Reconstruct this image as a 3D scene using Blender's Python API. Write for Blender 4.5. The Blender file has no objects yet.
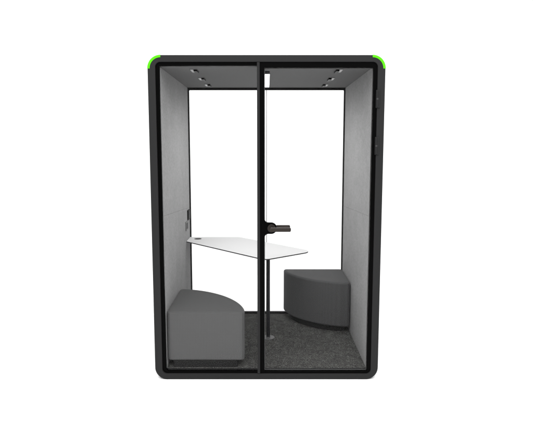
import bpy, bmesh, math, random
from math import pi, sin, cos, radians
random.seed(3)
S = bpy.context.scene
COL = S.collection

# ------------------------------------------------------------------ materials
def mat(name):
    m = bpy.data.materials.new(name); m.use_nodes = True
    nt = m.node_tree
    return m, nt, nt.nodes, nt.links, nt.nodes['Principled BSDF']

def plain(name, col, rough=.5, spec=.3, metal=0., grain=0., gscale=900., bump=0.):
    m, nt, N, L, b = mat(name)
    b.inputs['Base Color'].default_value = (*col, 1)
    b.inputs['Roughness'].default_value = rough
    b.inputs['Specular IOR Level'].default_value = spec
    b.inputs['Metallic'].default_value = metal
    tc = N.new('ShaderNodeTexCoord')
    no = N.new('ShaderNodeTexNoise'); no.inputs['Scale'].default_value = gscale
    no.inputs['Detail'].default_value = 3
    L.new(tc.outputs['Object'], no.inputs['Vector'])
    if grain:
        mr = N.new('ShaderNodeMapRange')
        mr.inputs['From Min'].default_value = .3; mr.inputs['From Max'].default_value = .7
        mr.inputs['To Min'].default_value = 1 - grain; mr.inputs['To Max'].default_value = 1 + grain
        L.new(no.outputs['Fac'], mr.inputs['Value'])
        mx = N.new('ShaderNodeMix'); mx.data_type = 'RGBA'; mx.blend_type = 'MULTIPLY'
        mx.inputs[0].default_value = 1
        mx.inputs[6].default_value = (*col, 1)
        L.new(mr.outputs[0], mx.inputs[7]); L.new(mx.outputs[2], b.inputs['Base Color'])
    if bump:
        bp = N.new('ShaderNodeBump'); bp.inputs['Strength'].default_value = bump
        bp.inputs['Distance'].default_value = .0006
        L.new(no.outputs['Fac'], bp.inputs['Height']); L.new(bp.outputs[0], b.inputs['Normal'])
    return m

def felt(name, col, mott=.14):
    """pressed polyester felt: fine fibre speckle plus slow cloudy variation"""
    m, nt, N, L, b = mat(name)
    b.inputs['Roughness'].default_value = .95; b.inputs['Specular IOR Level'].default_value = .05
    tc = N.new('ShaderNodeTexCoord')
    a = N.new('ShaderNodeTexNoise'); a.inputs['Scale'].default_value = 70; a.inputs['Detail'].default_value = 3
    a.inputs['Roughness'].default_value = .6
    c = N.new('ShaderNodeTexNoise'); c.inputs['Scale'].default_value = 9; c.inputs['Detail'].default_value = 4
    L.new(tc.outputs['Object'], a.inputs['Vector']); L.new(tc.outputs['Object'], c.inputs['Vector'])
    ad = N.new('ShaderNodeMath'); ad.operation = 'MULTIPLY_ADD'
    L.new(a.outputs['Fac'], ad.inputs[0]); ad.inputs[1].default_value = .75
    sc = N.new('ShaderNodeMath'); sc.operation = 'MULTIPLY'; sc.inputs[1].default_value = .25
    L.new(c.outputs['Fac'], sc.inputs[0]); L.new(sc.outputs[0], ad.inputs[2])
    mr = N.new('ShaderNodeMapRange')
    mr.inputs['From Min'].default_value = .35; mr.inputs['From Max'].default_value = .65
    mr.inputs['To Min'].default_value = 1 - mott; mr.inputs['To Max'].default_value = 1 + mott
    L.new(ad.outputs[0], mr.inputs['Value'])
    mx = N.new('ShaderNodeMix'); mx.data_type = 'RGBA'; mx.blend_type = 'MULTIPLY'; mx.inputs[0].default_value = 1
    mx.inputs[6].default_value = (*col, 1); L.new(mr.outputs[0], mx.inputs[7])
    L.new(mx.outputs[2], b.inputs['Base Color'])
    bp = N.new('ShaderNodeBump'); bp.inputs['Strength'].default_value = .1; bp.inputs['Distance'].default_value = .001
    L.new(a.outputs['Fac'], bp.inputs['Height']); L.new(bp.outputs[0], b.inputs['Normal'])
    return m

def weave(name, col, amp):
    """upholstery cloth: crossed threads with small tone changes"""
    m, nt, N, L, b = mat(name)
    b.inputs['Roughness'].default_value = .9; b.inputs['Specular IOR Level'].default_value = .08
    b.inputs['Sheen Weight'].default_value = .05
    tc = N.new('ShaderNodeTexCoord')
    fac = []
    for axis in ('X', 'Y', 'Z'):
        w = N.new('ShaderNodeTexWave'); w.wave_type = 'BANDS'; w.bands_direction = axis
        w.inputs['Scale'].default_value = 27; w.inputs['Distortion'].default_value = .6
        w.inputs['Detail'].default_value = 1
        L.new(tc.outputs['Object'], w.inputs['Vector']); fac.append(w)
    s1 = N.new('ShaderNodeMath'); s1.operation = 'ADD'
    s2 = N.new('ShaderNodeMath'); s2.operation = 'ADD'
    L.new(fac[0].outputs['Fac'], s1.inputs[0]); L.new(fac[1].outputs['Fac'], s1.inputs[1])
    L.new(s1.outputs[0], s2.inputs[0]); L.new(fac[2].outputs['Fac'], s2.inputs[1])
    no = N.new('ShaderNodeTexNoise'); no.inputs['Scale'].default_value = 260; no.inputs['Detail'].default_value = 4
    L.new(tc.outputs['Object'], no.inputs['Vector'])
    s3 = N.new('ShaderNodeMath'); s3.operation = 'MULTIPLY_ADD'; s3.inputs[1].default_value = 1.6
    L.new(no.outputs['Fac'], s3.inputs[0]); L.new(s2.outputs[0], s3.inputs[2])
    mr = N.new('ShaderNodeMapRange')
    mr.inputs['From Min'].default_value = 1.; mr.inputs['From Max'].default_value = 3.6
    mr.inputs['To Min'].default_value = 1 - amp; mr.inputs['To Max'].default_value = 1 + amp
    L.new(s3.outputs[0], mr.inputs['Value'])
    mx = N.new('ShaderNodeMix'); mx.data_type = 'RGBA'; mx.blend_type = 'MULTIPLY'; mx.inputs[0].default_value = 1
    mx.inputs[6].default_value = (*col, 1); L.new(mr.outputs[0], mx.inputs[7])
    L.new(mx.outputs[2], b.inputs['Base Color'])
    bp = N.new('ShaderNodeBump'); bp.inputs['Strength'].default_value = .3; bp.inputs['Distance'].default_value = .001
    L.new(s3.outputs[0], bp.inputs['Height']); L.new(bp.outputs[0], b.inputs['Normal'])
    return m

def carpet_mat(name):
    m, nt, N, L, b = mat(name)
    b.inputs['Roughness'].default_value = 1; b.inputs['Specular IOR Level'].default_value = .02
    tc = N.new('ShaderNodeTexCoord')
    vo = N.new('ShaderNodeTexVoronoi'); vo.inputs["Scale"].default_value = 205
    L.new(tc.outputs['Object'], vo.inputs['Vector'])
    hs = N.new('ShaderNodeSeparateColor'); L.new(vo.outputs['Color'], hs.inputs[0])
    cr = N.new('ShaderNodeValToRGB')
    e = cr.color_ramp.elements
    e[0].position = 0; e[0].color = (.026, .0265, .026, 1)
    e[1].position = 1; e[1].color = (.112, .112, .107, 1)
    k = e.new(.45); k.color = (.042, .042, .0405, 1)
    k = e.new(.8); k.color = (.060, .059, .055, 1)
    L.new(hs.outputs[0], cr.inputs[0])
    no = N.new('ShaderNodeTexNoise'); no.inputs['Scale'].default_value = 16; no.inputs['Detail'].default_value = 5
    L.new(tc.outputs['Object'], no.inputs['Vector'])
    mr = N.new('ShaderNodeMapRange')
    mr.inputs['From Min'].default_value = .3; mr.inputs['From Max'].default_value = .7
    mr.inputs['To Min'].default_value = .82; mr.inputs['To Max'].default_value = 1.18
    L.new(no.outputs['Fac'], mr.inputs['Value'])
    mx = N.new('ShaderNodeMix'); mx.data_type = 'RGBA'; mx.blend_type = 'MULTIPLY'; mx.inputs[0].default_value = 1
    L.new(cr.outputs[0], mx.inputs[6]); L.new(mr.outputs[0], mx.inputs[7])
    L.new(mx.outputs[2], b.inputs['Base Color'])
    bp = N.new('ShaderNodeBump'); bp.inputs['Strength'].default_value = .6; bp.inputs['Distance'].default_value = .003
    L.new(vo.outputs['Distance'], bp.inputs['Height']); L.new(bp.outputs[0], b.inputs['Normal'])
    return m

def glass_mat(name):
    m = bpy.data.materials.new(name); m.use_nodes = True
    N = m.node_tree.nodes; L = m.node_tree.links; N.clear()
    out = N.new('ShaderNodeOutputMaterial'); mx = N.new('ShaderNodeMixShader')
    tr = N.new('ShaderNodeBsdfTransparent'); tr.inputs[0].default_value = (.99, .99, .99, 1)
    gl = N.new('ShaderNodeBsdfGlossy'); gl.inputs['Roughness'].default_value = .01
    lw = N.new('ShaderNodeLayerWeight')
    pw = N.new('ShaderNodeMath'); pw.operation = 'POWER'; pw.inputs[1].default_value = 5
    L.new(lw.outputs['Facing'], pw.inputs[0])
    ma = N.new('ShaderNodeMath'); ma.operation = 'MULTIPLY_ADD'
    ma.inputs[1].default_value = .6; ma.inputs[2].default_value = .003
    L.new(pw.outputs[0], ma.inputs[0]); L.new(ma.outputs[0], mx.inputs[0])
    L.new(tr.outputs[0], mx.inputs[1]); L.new(gl.outputs[0], mx.inputs[2]); L.new(mx.outputs[0], out.inputs[0])
    return m

def emit_mat(name, col, strength):
    m, nt, N, L, b = mat(name)
    b.inputs['Base Color'].default_value = (*col, 1)
    b.inputs['Emission Color'].default_value = (*col, 1)
    b.inputs['Emission Strength'].default_value = strength
    return m

M_SHELL = plain('anthracite powder coat', (.0140, .0140, .0142), .55, .09, grain=.06, gscale=700, bump=.15)
M_FRIT = plain('black glass border', (.0012, .0012, .0012), .35, .02)
M_BLACK = plain('black rubber seal', (.006, .006, .006), .6, .1)
M_GREY = plain('dark grey aluminium profile', (.0115, .0115, .0117), .5, .10)
M_TRIM = plain('grey inner seal', (.075, .075, .075), .6, .2)
M_GREEN = plain('bright green lacquer', (.068, .52, .006), .5, .04)
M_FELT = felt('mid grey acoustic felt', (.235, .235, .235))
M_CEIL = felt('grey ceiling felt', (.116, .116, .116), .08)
M_SEAM = plain('shadow gap', (.08, .08, .08), .9, .05)
M_CARPET = carpet_mat('charcoal loop carpet')
M_WEAVE1 = weave('grey upholstery', (.058, .058, .058), .28)
M_WEAVE2 = weave('charcoal upholstery', (.053, .053, .0535), .12)
M_PLINTH = plain('black plinth board', (.010, .010, .010), .7, .05)
M_WHITE = plain('white laminate', (.475, .475, .475), .6, .05, grain=.01, gscale=40)
M_EDGE = plain('black table edge', (.02, .02, .02), .5, .2)
M_POST = plain('black lacquered steel', (.006, .006, .007), .4, .12)
M_BASE = plain('brushed steel base', (.055, .055, .055), .45, .25, grain=.05)
M_LEVER = plain('bronze grey handle metal', (.0185, .0148, .0125), .42, .15, grain=.06, gscale=300)
M_ROSE = plain('dark bronze rose', (.0145, .0118, .0102), .5, .15)
M_GLASS = glass_mat('clear glass')
M_LAMP = emit_mat('lit led strip', (1, 1, 1), 1.6)
M_LENS = emit_mat('lit spot lens', (.28, .28, .28), .12)
M_SOCK = plain('grey socket plate', (.10, .10, .10), .5, .2)
M_JOINT = plain('clear silicone joint', (.05, .05, .05), .6, .05)
M_SCREW = plain('steel screw', (.045, .045, .045), .4, .2)
M_PAPER = plain('white studio paper', (.93, .93, .93), .95, .02, grain=.004, gscale=3)

# ------------------------------------------------------------------ mesh helpers
def rr(x0, z0, x1, z1, r, n=12):
    """rounded rectangle, counter-clockwise; r is one radius or (bl, br, tr, tl)"""
    R = (r,) * 4 if not isinstance(r, tuple) else r
    P = []
    for (cx, cz, sx, sz, a0, rad) in ((x0, z0, 1, 1, pi, R[0]), (x1, z0, -1, 1, 1.5 * pi, R[1]),
                                      (x1, z1, -1, -1, 0, R[2]), (x0, z1, 1, -1, .5 * pi, R[3])):
        rad = max(rad, 1e-4); ox, oz = cx + sx * rad, cz + sz * rad
        for i in range(n + 1):
            a = a0 + .5 * pi * i / n
            P.append((ox + rad * cos(a), oz + rad * sin(a)))
    return P

def fillet(P, rads, n=8):
    """round the corners of a polygon"""
    out = []; k = len(P)
    for i in range(k):
        r = rads[i] if isinstance(rads, (list, tuple)) else rads
        p = P[i]; a = P[i - 1]; b = P[(i + 1) % k]
        if r <= 0: out.append(p); continue
        ux, uy = a[0] - p[0], a[1] - p[1]; vx, vy = b[0] - p[0], b[1] - p[1]
        lu = math.hypot(ux, uy); lv = math.hypot(vx, vy); ux /= lu; uy /= lu; vx /= lv; vy /= lv
        d = max(-1, min(1, ux * vx + uy * vy)); th = math.acos(d)
        t = r / math.tan(th / 2); t = min(t, lu * .49, lv * .49)
        s = (p[0] + ux * t, p[1] + uy * t); e = (p[0] + vx * t, p[1] + vy * t)
        rr_ = t * math.tan(th / 2)
        bx, by = ux + vx, uy + vy; lb = math.hypot(bx, by); h = rr_ / math.sin(th / 2)
        c = (p[0] + bx / lb * h, p[1] + by / lb * h)
        a0 = math.atan2(s[1] - c[1], s[0] - c[0]); a1 = math.atan2(e[1] - c[1], e[0] - c[0])
        da = (a1 - a0 + pi) % (2 * pi) - pi
        for j in range(n + 1):
            g = a0 + da * j / n; out.append((c[0] + rr_ * cos(g), c[1] + rr_ * sin(g)))
    return out

def obj(name, bm, mats, parent=None, smooth=35):
    bmesh.ops.remove_doubles(bm, verts=bm.verts, dist=1e-5)
    bmesh.ops.recalc_face_normals(bm, faces=bm.faces)
    me = bpy.data.meshes.new(name); bm.to_mesh(me); bm.free()
    for m in (mats if isinstance(mats, (list, tuple)) else [mats]): me.materials.append(m)
    o = bpy.data.objects.new(name, me); COL.objects.link(o)
    if parent:
        o.parent = parent
        o.location = tuple(-c for c in world_loc(parent))
    if smooth:
        for p in me.polygons: p.use_smooth = True
        me.set_sharp_from_angle(angle=radians(smooth))
        wn = o.modifiers.new('weighted normals', 'WEIGHTED_NORMAL'); wn.keep_sharp = True; wn.weight = 100
    return o

def world_loc(o):
    x, y, z = o.location
    if o.parent:
        a = world_loc(o.parent); return (x + a[0], y + a[1], z + a[2])
    return (x, y, z)

def empty(name, loc, label, cat, group=None):
    o = bpy.data.objects.new(name, None); COL.objects.link(o); o.location = loc
    o.empty_display_size = .1
    o['label'] = label; o['category'] = cat
    if group: o['group'] = group
    return o

def bm_new(): return bmesh.new()

def box(bm, x0, y0, z0, x1, y1, z1, bev=0., mi=0, seg=2):
    t = bmesh.new()
    bmesh.ops.create_cube(t, size=1)
    for v in t.verts:
        v.co.x = x0 + (v.co.x + .5) * (x1 - x0); v.co.y = y0 + (v.co.y + .5) * (y1 - y0)
        v.co.z = z0 + (v.co.z + .5) * (z1 - z0)
    if bev: bmesh.ops.bevel(t, geom=t.edges[:], offset=bev, segments=seg, profile=.5, affect='EDGES')
    merge(bm, t, mi)

def merge(bm, t, mi=None):
    if mi is not None:
        for f in t.faces: f.material_index = mi
    me = bpy.data.meshes.new('tmp'); t.to_mesh(me); t.free()
    bm.from_mesh(me); bpy.data.meshes.remove(me)

def plate(bm, loops, y0, y1, mi=0, bev=0.):
    """flat plate standing in the x-z plane, first loop outline, others holes"""
    t = bmesh.new(); E = []
    for lp in loops:
        q = []
        for p in lp:
            if not q or (abs(p[0] - q[-1][0]) + abs(p[1] - q[-1][1])) > 2e-4: q.append(p)
        if abs(q[0][0] - q[-1][0]) + abs(q[0][1] - q[-1][1]) < 2e-4: q.pop()
        V = [t.verts.new((x, y0, z)) for x, z in q]
        E += [t.edges.new((V[i], V[(i + 1) % len(V)])) for i in range(len(V))]
    bmesh.ops.triangle_fill(t, edges=E, use_beauty=True, normal=(0, -1, 0))
    bmesh.ops.recalc_face_normals(t, faces=t.faces)
    g = bmesh.ops.extrude_face_region(t, geom=t.faces[:])
    for v in g['geom']:
        if isinstance(v, bmesh.types.BMVert): v.co.y = y1
    merge(bm, t, mi)

def slab(bm, P, z0, z1, bev=0., seg=3, mi=0, side_mi=None, bottom_bev=None):
    """horizontal prism from an x-y outline, rim edges rounded"""
    t = bmesh.new()
    V = [t.verts.new((x, y, z0)) for x, y in P]
    f = t.faces.new(V)
    g = bmesh.ops.extrude_face_region(t, geom=[f])
    for v in g['geom']:
        if isinstance(v, bmesh.types.BMVert): v.co.z = z1
    bmesh.ops.recalc_face_normals(t, faces=t.faces)
    if bev:
        ed = [e for e in t.edges if abs(e.verts[0].co.z - e.verts[1].co.z) < 1e-6]
        bmesh.ops.bevel(t, geom=ed, offset=bev, segments=seg, profile=.5, affect='EDGES', clamp_overlap=True)
    for fc in t.faces:
        fc.material_index = mi
        if side_mi is not None and fc.normal.z < .7: fc.material_index = side_mi
    merge(bm, t)

def cyl(bm, a, b, r0, r1=None, n=32, mi=0, bev=0.):
    from mathutils import Vector
    a = Vector(a); b = Vector(b); r1 = r0 if r1 is None else r1
    t = bmesh.new()
    bmesh.ops.create_cone(t, cap_ends=True, segments=n, radius1=r0, radius2=r1, depth=(b - a).length)
    if bev:
        ed = [e for e in t.edges if len(e.link_faces) == 2 and any(len(f.verts) > 4 for f in e.link_faces)]
        bmesh.ops.bevel(t, geom=ed, offset=bev, segments=3, profile=.5, affect='EDGES')
    q = Vector((0, 0, 1)).rotation_difference((b - a).normalized())
    for v in t.verts: v.co = q @ v.co + (a + b) / 2
    merge(bm, t, mi)

# ------------------------------------------------------------------ pod dimensions (metres)
HW, H = .8125, 2.302                 # outer half width, height
OW = .760                          # half width of the opening in the front frame
ZB, ZT = .035, 2.256
IW = .733                          # half width between the felt walls
ZF, ZC = .066, 2.229               # carpet top, ceiling
YB = 1.290                         # back of the shell
YR = 1.256                         # rear glass

pod = empty('office_pod', (0, 0, 0),
            'dark grey framed glass meeting pod with grey felt walls and bright green top corners', 'office pod')

# --- shell: one rounded tube
bm = bm_new()
b_ = .004
Z0 = -.008
def ring(outer, ins, y):
    if outer: P = rr(-HW + ins, Z0 + ins, HW - ins, H - ins, .090 - ins)
    else: P = rr(-OW - ins, ZB - ins, OW + ins, ZT + ins, .034 + ins)
    return [bm.verts.new((x, y, z)) for x, z in P]
rings = [ring(True, 0, YB - b_), ring(True, 0, b_)]
for i in range(1, 5):
    a = .5 * pi * i / 4
    rings.append(ring(True, b_ * (1 - cos(a)), b_ * (1 - sin(a))))
for i in range(0, 3):
    a = .5 * pi * i / 2
    rings.append(ring(False, .003 * (1 - sin(a)), .003 * (1 - cos(a))))
rings += [ring(False, 0, YB)]
rings += [ring(True, b_, YB)]
for A, B in zip(rings, rings[1:] + rings[:1]):
    n = len(A)
    for i in range(n):
        try: bm.faces.new((A[i], A[(i + 1) % n], B[(i + 1) % n], B[i]))
        except ValueError: pass
shell = obj('outer_shell', bm, M_SHELL, pod)

# --- green caps on the two upper corners (proud of the shell by 1.5 mm)
for s in (-1, 1):
    bm = bm_new(); prof = []
    ro, ri, n = .0906, .0745, 16
    cx, cz = s * (HW - .090), H - .090
    path = [(cx - s * .001, cz + 1, 0)]
    def cap_loop(y):
        o = []; i_ = []
        pts = [(None, -.0)]
        for k in range(n + 1):
            a = .5 * pi * k / n
            d = (s * cos(a), sin(a)); o.append((cx + d[0] * ro, y, cz + d[1] * ro)); i_.append((cx + d[0] * ri, y, cz + d[1] * ri))
        return o, i_
    t = bmesh.new()
    lv = []
    for y in (-.0018, YB + .0018):
        o, i_ = cap_loop(y)
        lv.append(([t.verts.new(p) for p in o], [t.verts.new(p) for p in i_]))
    for k in range(n):
        (o0, i0), (o1, i1) = lv
        t.faces.new((o0[k], o0[k + 1], i0[k + 1], i0[k])); t.faces.new((o1[k], o1[k + 1], i1[k + 1], i1[k]))
        t.faces.new((o0[k], o0[k + 1], o1[k + 1], o1[k])); t.faces.new((i0[k], i0[k + 1], i1[k + 1], i1[k]))
    for k in (0, n):
        (o0, i0), (o1, i1) = lv; t.faces.new((o0[k], i0[k], i1[k], o1[k]))
    merge(bm, t, 0)
    obj('corner_accent', bm, M_GREEN, shell)

# --- felt side walls: an upper and a lower panel with a slightly sloping butt joint
def wall_part(s):
    bm = bm_new()
    x0, x1 = (IW, OW - .002) if s > 0 else (-OW + .002, -IW)
    ya, yb = .040, YR - .003
    za, zb = (1.190, 1.112) if s < 0 else (1.190, 1.125)
    def pan(z00, z01, z10, z11):
        t = bmesh.new()
        V = [t.verts.new((x, y, z)) for x in (x0, x1) for (y, z) in ((ya, z00), (yb, z01), (yb, z11), (ya, z10))]
        for q in ((0, 1, 2, 3), (4, 5, 6, 7), (0, 1, 5, 4), (1, 2, 6, 5), (2, 3, 7, 6), (3, 0, 4, 7)):
            t.faces.new([V[k] for k in q])
        bmesh.ops.recalc_face_normals(t, faces=t.faces)
        bmesh.ops.bevel(t, geom=t.edges[:], offset=.0012, segments=2, profile=.5, affect='EDGES')
        merge(bm, t, 0)
    g = .0004
    pan(ZF - .012, ZF - .012, za - g, zb - g)
    pan(za + g, zb + g, ZC - .002, ZC - .002)
    return obj('wall_panel', bm, M_FELT, pod, smooth=0)
wl = wall_part(-1); wr = wall_part(1)

# power box and switch plate on the left wall, above the table
bm = bm_new()
box(bm, -IW, 1.100, 1.008, -IW + .012, 1.205, 1.100, .003)
box(bm, -IW + .0115, 1.115, 1.020, -IW + .0135, 1.150, 1.088, .001, 1)
box(bm, -IW + .0115, 1.156, 1.020, -IW + .0135, 1.191, 1.088, .001, 1)
obj('power_socket', bm, [M_BLACK, M_FRIT], wl)
bm = bm_new()
box(bm, -IW, .992, .925, -IW + .008, 1.105, 1.005, .002)
box(bm, -IW + .0075, 1.006, .938, -IW + .0095, 1.046, .992, .001, 1)
box(bm, -IW + .0075, 1.052, .938, -IW + .0095, 1.092, .992, .001, 1)
obj('switch_plate', bm, [M_SOCK, M_GREY], wl)

# --- ceiling
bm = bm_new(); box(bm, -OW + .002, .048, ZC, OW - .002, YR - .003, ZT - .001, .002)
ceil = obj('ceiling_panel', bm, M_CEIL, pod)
for s in (-1, 1):
    for y in (.20, .635, 1.045):
        bm = bm_new()
        x = s * .520
        # slim twin fitting: lit lens on the wall side, black anti-glare well on the room side
        lo, hi = sorted((x - s * .026, x + s * .025))
        box(bm, lo, y - .068, ZC - .0035, hi, y + .068, ZC, .0012, 2)
        a0, a1 = sorted((x + s * .001, x + s * .023))
        t = bmesh.new()
        slab(t, rr(a0, y - .060, a1, y + .060, .0105, 6), ZC - .006, ZC - .003, .001, 1); merge(bm, t, 1)
        a0, a1 = sorted((x - s * .0245, x - s * .001))
        t = bmesh.new()
        slab(t, rr(a0, y - .064, a1, y + .064, .0105, 6), ZC - .015, ZC - .003, .001, 1); merge(bm, t, 0)
        obj('spotlight', bm, [M_FRIT, M_LENS, M_CEIL], ceil)
bm = bm_new()
box(bm, -.030, .350, ZC - .003, .030, 1.205, ZC, .001, 0)
box(bm, -.024, .372, ZC - .005, .024, 1.185, ZC - .0028, 0, 1)
obj('strip_light', bm, [M_GREY, M_LAMP], ceil)
bm = bm_new(); cyl(bm, (0, .255, ZC - .012), (0, .255, ZC), .022, .026, bev=.003)
cyl(bm, (0, .255, ZC - .015), (0, .255, ZC - .0118), .010, n=20, mi=1)
obj('motion_sensor', bm, [M_GREY, M_FRIT], ceil)

# --- carpet
bm = bm_new(); box(bm, -OW + .002, .039, ZB + .001, OW - .002, YR - .003, ZF - .0125)
box(bm, -IW + .0005, .0395, ZF - .0125, IW - .0005, YR - .003, ZF, .003)
obj('carpet', bm, M_CARPET, pod)

# --- threshold and the light seal line round the inside of the opening
bm = bm_new(); box(bm, -OW + .002, .0335, ZB + .0005, OW - .002, .0385, ZF - .004, .0015)
obj('threshold', bm, M_GREY, pod)

# --- rear window: thin black frame, two panes butted in the middle
bm = bm_new()
plate(bm, [rr(-OW + .001, ZB + .001, OW - .001, ZT - .001, .030), rr(-.7225, .083, .7225, 2.208, .008)], YR, YR + .028)
rw = obj('rear_window', bm, M_BLACK, pod)
for x0, x1 in ((-.7235, -.0012), (.0012, .7235)):
    bm = bm_new(); box(bm, x0, YR + .009, .082, x1, YR + .019, 2.209, .0008)
    obj('pane', bm, M_GLASS, rw)
bm = bm_new(); box(bm, -.0030, YR + .0085, .086, .0030, YR + .0195, 2.207)
obj('joint_seal', bm, M_JOINT, rw)

# --- fixed front panel, left
YG0, YG1 = .014, .030
def arc(cx, cz, r, a0, a1, n=10):
    return [(cx + r * cos(a0 + (a1 - a0) * i / n), cz + r * sin(a0 + (a1 - a0) * i / n)) for i in range(n + 1)]
XM0, XM1 = -.0655, -.0465
bm = bm_new()
out = fillet([(-OW + .001, ZB + .001), (XM0, ZB + .001), (XM0, .0520), (-IW, .0520), (-IW, 2.231), (XM0, 2.231), (XM0, ZT - .001), (-OW + .001, ZT - .001)],
             [.032, 0, 0, .022, .008, 0, 0, .032])
plate(bm, [out], YG0, YG1)
fp = obj('fixed_panel', bm, M_FRIT, pod)
bm = bm_new(); box(bm, -IW - .004, YG0 + .004, .048, XM0 + .002, YG1 - .004, 2.234, .0008)
obj('pane', bm, M_GLASS, fp)
bm = bm_new(); box(bm, XM0, -.001, ZB + .002, XM1, YG1 + .004, ZT - .002, .0015)
box(bm, XM0 + .003, YG1 + .0042, ZB + .003, XM1 + .012, YG1 + .0075, ZT - .003)
obj('mullion', bm, M_GREY, pod)

# --- door leaf: black border with the swelling behind the handle
DX0, DX1 = XM1 + .001, OW - .001
SX, HZ = -.0145, 1.108             # inner edge of the stile, handle height
hole = [(SX, .056), (IW, .056), (IW, 2.219), (SX, 2.219)]
bump = []
R, cx = .0405, .0335
bump += [(SX, HZ + R + .030)]
bump += [(SX + .028 - .028 * cos(a), HZ + R + .030 - .030 * sin(a)) for a in [.5 * pi * i / 8 for i in range(1, 9)]]
bump += arc(cx, HZ, R, .5 * pi, -.5 * pi, 20)
bump += [(SX + .028 - .028 * sin(a), HZ - R - .030 + .030 * cos(a)) for a in [.5 * pi * i / 8 for i in range(0, 9)]]
hole = fillet([(SX, .0520), (IW, .0520), (IW, 2.219), (SX, 2.219)], [.003, .004, .006, .003], 4) + bump
bm = bm_new()
plate(bm, [fillet([(DX0, ZB + .001), (DX1, ZB + .001), (DX1, ZT - .001), (DX0, ZT - .001)], [.002, .032, .032, .002]), hole], YG0 - .004, YG1)
door = obj('door', bm, M_FRIT, pod)
door['label'] = 'right hand glass door with black border and lever handle'
bm = bm_new(); box(bm, SX - .005, YG0 + .004, .048, IW + .005, YG1 - .004, 2.225, .0008)
obj('pane', bm, M_GLASS, door)
# light edge of the pane seal just inside the border
bm = bm_new()
plate(bm, [rr(SX - .006, .0455, IW + .004, 2.2235, .004, 3), rr(SX + .0030, .0575, IW - .0045, 2.2140, .003, 3)], YG1 + .0003, YG1 + .0033)
obj('glass_seal', bm, M_TRIM, door)

# lever handle: rose and lever outside, the same inside
bm = bm_new()
hx = .0355
for y0, sg in ((YG0 - .004, -1), (YG1, 1)):
    cyl(bm, (hx, y0, HZ), (hx, y0 + sg * .010, HZ), .029, n=40, mi=1, bev=.002)
    cyl(bm, (hx, y0 + sg * .009, HZ), (hx, y0 + sg * .055, HZ), .0115, n=28, mi=0)
    ya, yb = sorted((y0 + sg * .040, y0 + sg * .060))
    t = bmesh.new()
    P = fillet([(hx - .0155, HZ - .0145), (.1705, HZ - .0145), (.1705, HZ + .0145), (hx - .0155, HZ + .0145)], [.0140, .009, .009, .0140], 8)
    V = [t.verts.new((x, ya, z - .002)) for x, z in P]; f = t.faces.new(V)
    g = bmesh.ops.extrude_face_region(t, geom=[f])
    for v in g['geom']:
        if isinstance(v, bmesh.types.BMVert): v.co.y = yb
    bmesh.ops.recalc_face_normals(t, faces=t.faces)
    ed = [e for e in t.edges if abs(e.verts[0].co.y - e.verts[1].co.y) < 1e-6]
    bmesh.ops.bevel(t, geom=ed, offset=.004, segments=3, profile=.5, affect='EDGES')
    merge(bm, t, 0)
obj('handle', bm, [M_LEVER, M_ROSE], door)

# hinges on the right jamb
for z0, z1 in ((1.946, 2.068), (1.626, 1.749)):
    bm = bm_new()
    box(bm, .7505, -.007, z0, .7790, .006, z1, .003, 0)
    zc = (z0 + z1) / 2
    cyl(bm, (.7600, -.010, z0 + .004), (.7600, -.010, zc - .004), .0058, n=20, mi=0, bev=.001)
    cyl(bm, (.7600, -.010, zc + .004), (.7600, -.010, z1 - .004), .0058, n=20, mi=0, bev=.001)
    cyl(bm, (.7600, -.010, zc - .0045), (.7600, -.010, zc + .0045), .0062, n=20, mi=1)
    for dz in (-.036, .036): cyl(bm, (.7715, -.0085, zc + dz), (.7715, -.006, zc + dz), .0032, n=16, mi=0)
    obj('hinge', bm, [M_SHELL, M_SCREW], door)

# ------------------------------------------------------------------ table
tb = empty('meeting_table', (.014, .617, ZF),
           'white slanted table on one black post between the two stools', 'table')
ZTB = .826
P = [(-.731, 1.020), (-.090, .350), (-.012, .262), (.386, .580), (-.255, 1.245), (-.731, 1.245)]
P = fillet(P, [.004, .30, .13, .085, .05, .004], 14)
bm = bm_new(); slab(bm, P, ZTB - .0095, ZTB, .0015, 2, 0, 1)
top = obj('tabletop', bm, [M_WHITE, M_EDGE], tb)
bm = bm_new(); cyl(bm, (-.643, 1.145, ZTB - .004), (-.643, 1.145, ZTB + .002), .034, n=40, bev=.0015)
cyl(bm, (-.643, 1.145, ZTB + .0018), (-.643, 1.145, ZTB + .0026), .026, n=40, mi=1)
obj('cable_grommet', bm, [M_GREY, M_BLACK], top)
bm = bm_new()
cyl(bm, (.014, .617, ZF + .008), (.014, .617, ZTB - .0145), .0152, n=40)
slab(bm, [(.014 + .06 * cos(a), .617 + .06 * sin(a)) for a in [2 * pi * i / 40 for i in range(40)]], ZTB - .015, ZTB - .010)
obj('post', bm, M_POST, tb)
bm = bm_new(); cyl(bm, (.014, .617, ZF), (.014, .617, ZF + .009), .056, .0545, n=56, bev=.002)
cyl(bm, (.014, .617, ZF + .0088), (.014, .617, ZF + .016), .018, .016, n=32)
obj('base', bm, M_BASE, tb)

# ------------------------------------------------------------------ quarter-round stools
def quarter(cx, cy, sx, sy, rx, ry, n=36, ex=1.78, inset=0., fr=.030):
    P = [(0, 0)]
    for i in range(n + 1):
        a = .5 * pi * i / n
        c, s = cos(a), sin(a)
        k = (c ** ex + s ** ex) ** (-1 / ex)
        P.append((k * c, k * s))
    P = [(inset + p[0] * (rx - 2 * inset), inset + p[1] * (ry - 2 * inset)) for p in P]
    P = [(cx + sx * x, cy + sy * y) for x, y in P]
    # round the three corners: cut short pieces out of the dense arc first
    k = len(P)
    core = [P[0], P[1]] + P[4:k - 3] + [P[k - 1]]
    rads = [fr] + [fr] + [0] * (len(core) - 3) + [fr]
    return fillet(core, rads, 6)

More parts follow.
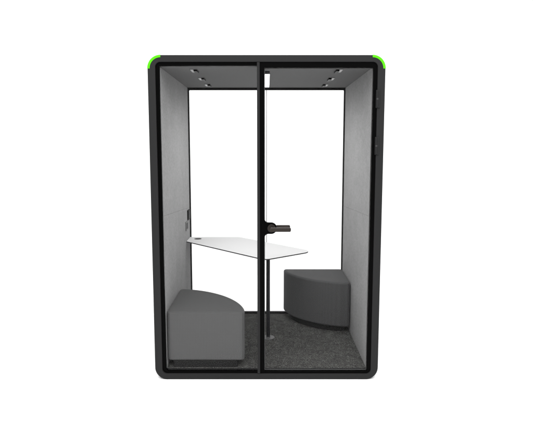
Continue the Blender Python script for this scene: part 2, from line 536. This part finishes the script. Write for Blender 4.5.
def stool(label, cx, cy, sx, sy, rx, ry, z1, m, z0, iy):
    t = empty('quarter_stool', (cx + sx * rx * .42, cy + sy * ry * .42, ZF), label, 'stool',
              'quarter-round upholstered stools in the pod')
    bm = bm_new(); slab(bm, quarter(cx, cy, sx, sy, rx, ry), z0, z1, .017, 4)
    obj('seat', bm, m, t, smooth=50)
    bm = bm_new(); slab(bm, quarter(cx + sx * .044, cy + sy * iy, sx, sy, rx - .100, ry - iy - .055, fr=.01), ZF + .0005, z0 + .0005, 0)
    obj('plinth', bm, M_PLINTH, t)
    return t
stool('lighter grey fabric quarter-round stool at the front beside the left felt wall',
      -.7295, .041, 1, 1, .573, .610, .4885, M_WEAVE1, .117, .005)
stool('darker charcoal fabric quarter-round stool at the back against the right felt wall',
      .727, 1.240, -1, -1, .566, .515, .516, M_WEAVE2, .119, .04)

# ------------------------------------------------------------------ white studio sweep
bm = bm_new()
prof = [(-9, Z0), (3.6, Z0)]
for i in range(1, 17):
    a = .5 * pi * i / 16
    prof.append((3.6 + 2.0 * sin(a), Z0 + 2.0 - 2.0 * cos(a)))
prof.append((5.6, 7.5))
rows = [[bm.verts.new((x, y, z)) for x in (-12, 12)] for y, z in prof]
for A, B in zip(rows, rows[1:]): bm.faces.new((A[0], A[1], B[1], B[0]))
bd = obj('backdrop', bm, M_PAPER, None, smooth=60)
bd['kind'] = 'structure'; bd['label'] = 'seamless white studio backdrop and floor under the pod'

# ------------------------------------------------------------------ light
w = bpy.data.worlds.new('World'); S.world = w; w.use_nodes = True
bg = w.node_tree.nodes['Background']; bg.inputs[0].default_value = (1, 1, 1, 1); bg.inputs[1].default_value = .85
def area(name, loc, rot, sx, sy, power):
    l = bpy.data.lights.new(name, 'AREA'); l.shape = 'RECTANGLE'; l.size = sx; l.size_y = sy; l.energy = power
    o = bpy.data.objects.new(name, l); COL.objects.link(o); o.location = loc
    o.rotation_euler = tuple(radians(a) for a in rot)
    return o
area('overhead_softbox', (0, -1.2, 5.5), (0, 0, 0), 7, 5.5, 460)
area('front_softbox', (0, -5.4, 5.3), (51, 0, 0), 6, 2.0, 340)

# the lit strip in the ceiling: a row of small downward lamps along its diffuser
for i in range(4):
    l = bpy.data.lights.new('strip_lamp', 'SPOT'); l.energy = 15; l.spot_size = pi; l.spot_blend = 1; l.shadow_soft_size = 0
    o = bpy.data.objects.new('strip_lamp', l); COL.objects.link(o); o.location = (0, .46 + i * .210, ZC - .008)

# ------------------------------------------------------------------ camera
cam = bpy.data.cameras.new('camera'); co = bpy.data.objects.new('camera', cam); COL.objects.link(co)
co.location = (0, -3.523, 1.675); co.rotation_euler = (radians(90 - 6.449), 0, 0)
cam.lens = 34.08; cam.sensor_width = 36; cam.shift_y = -(213 - 204.8) / 533
cam.clip_end = 200
S.camera = co
S.view_settings.view_transform = 'Standard'; S.view_settings.look = 'None'
S.view_settings.exposure = 0; S.view_settings.gamma = 1
S.render.engine = 'CYCLES'
S.cycles.use_adaptive_sampling = False
S.cycles.use_denoising = True; S.cycles.denoiser = 'OPENIMAGEDENOISE'
S.cycles.denoising_input_passes = 'RGB_ALBEDO_NORMAL'; S.cycles.denoising_prefilter = 'ACCURATE'
S.cycles.transparent_max_bounces = 24; S.cycles.max_bounces = 10; S.cycles.diffuse_bounces = 6
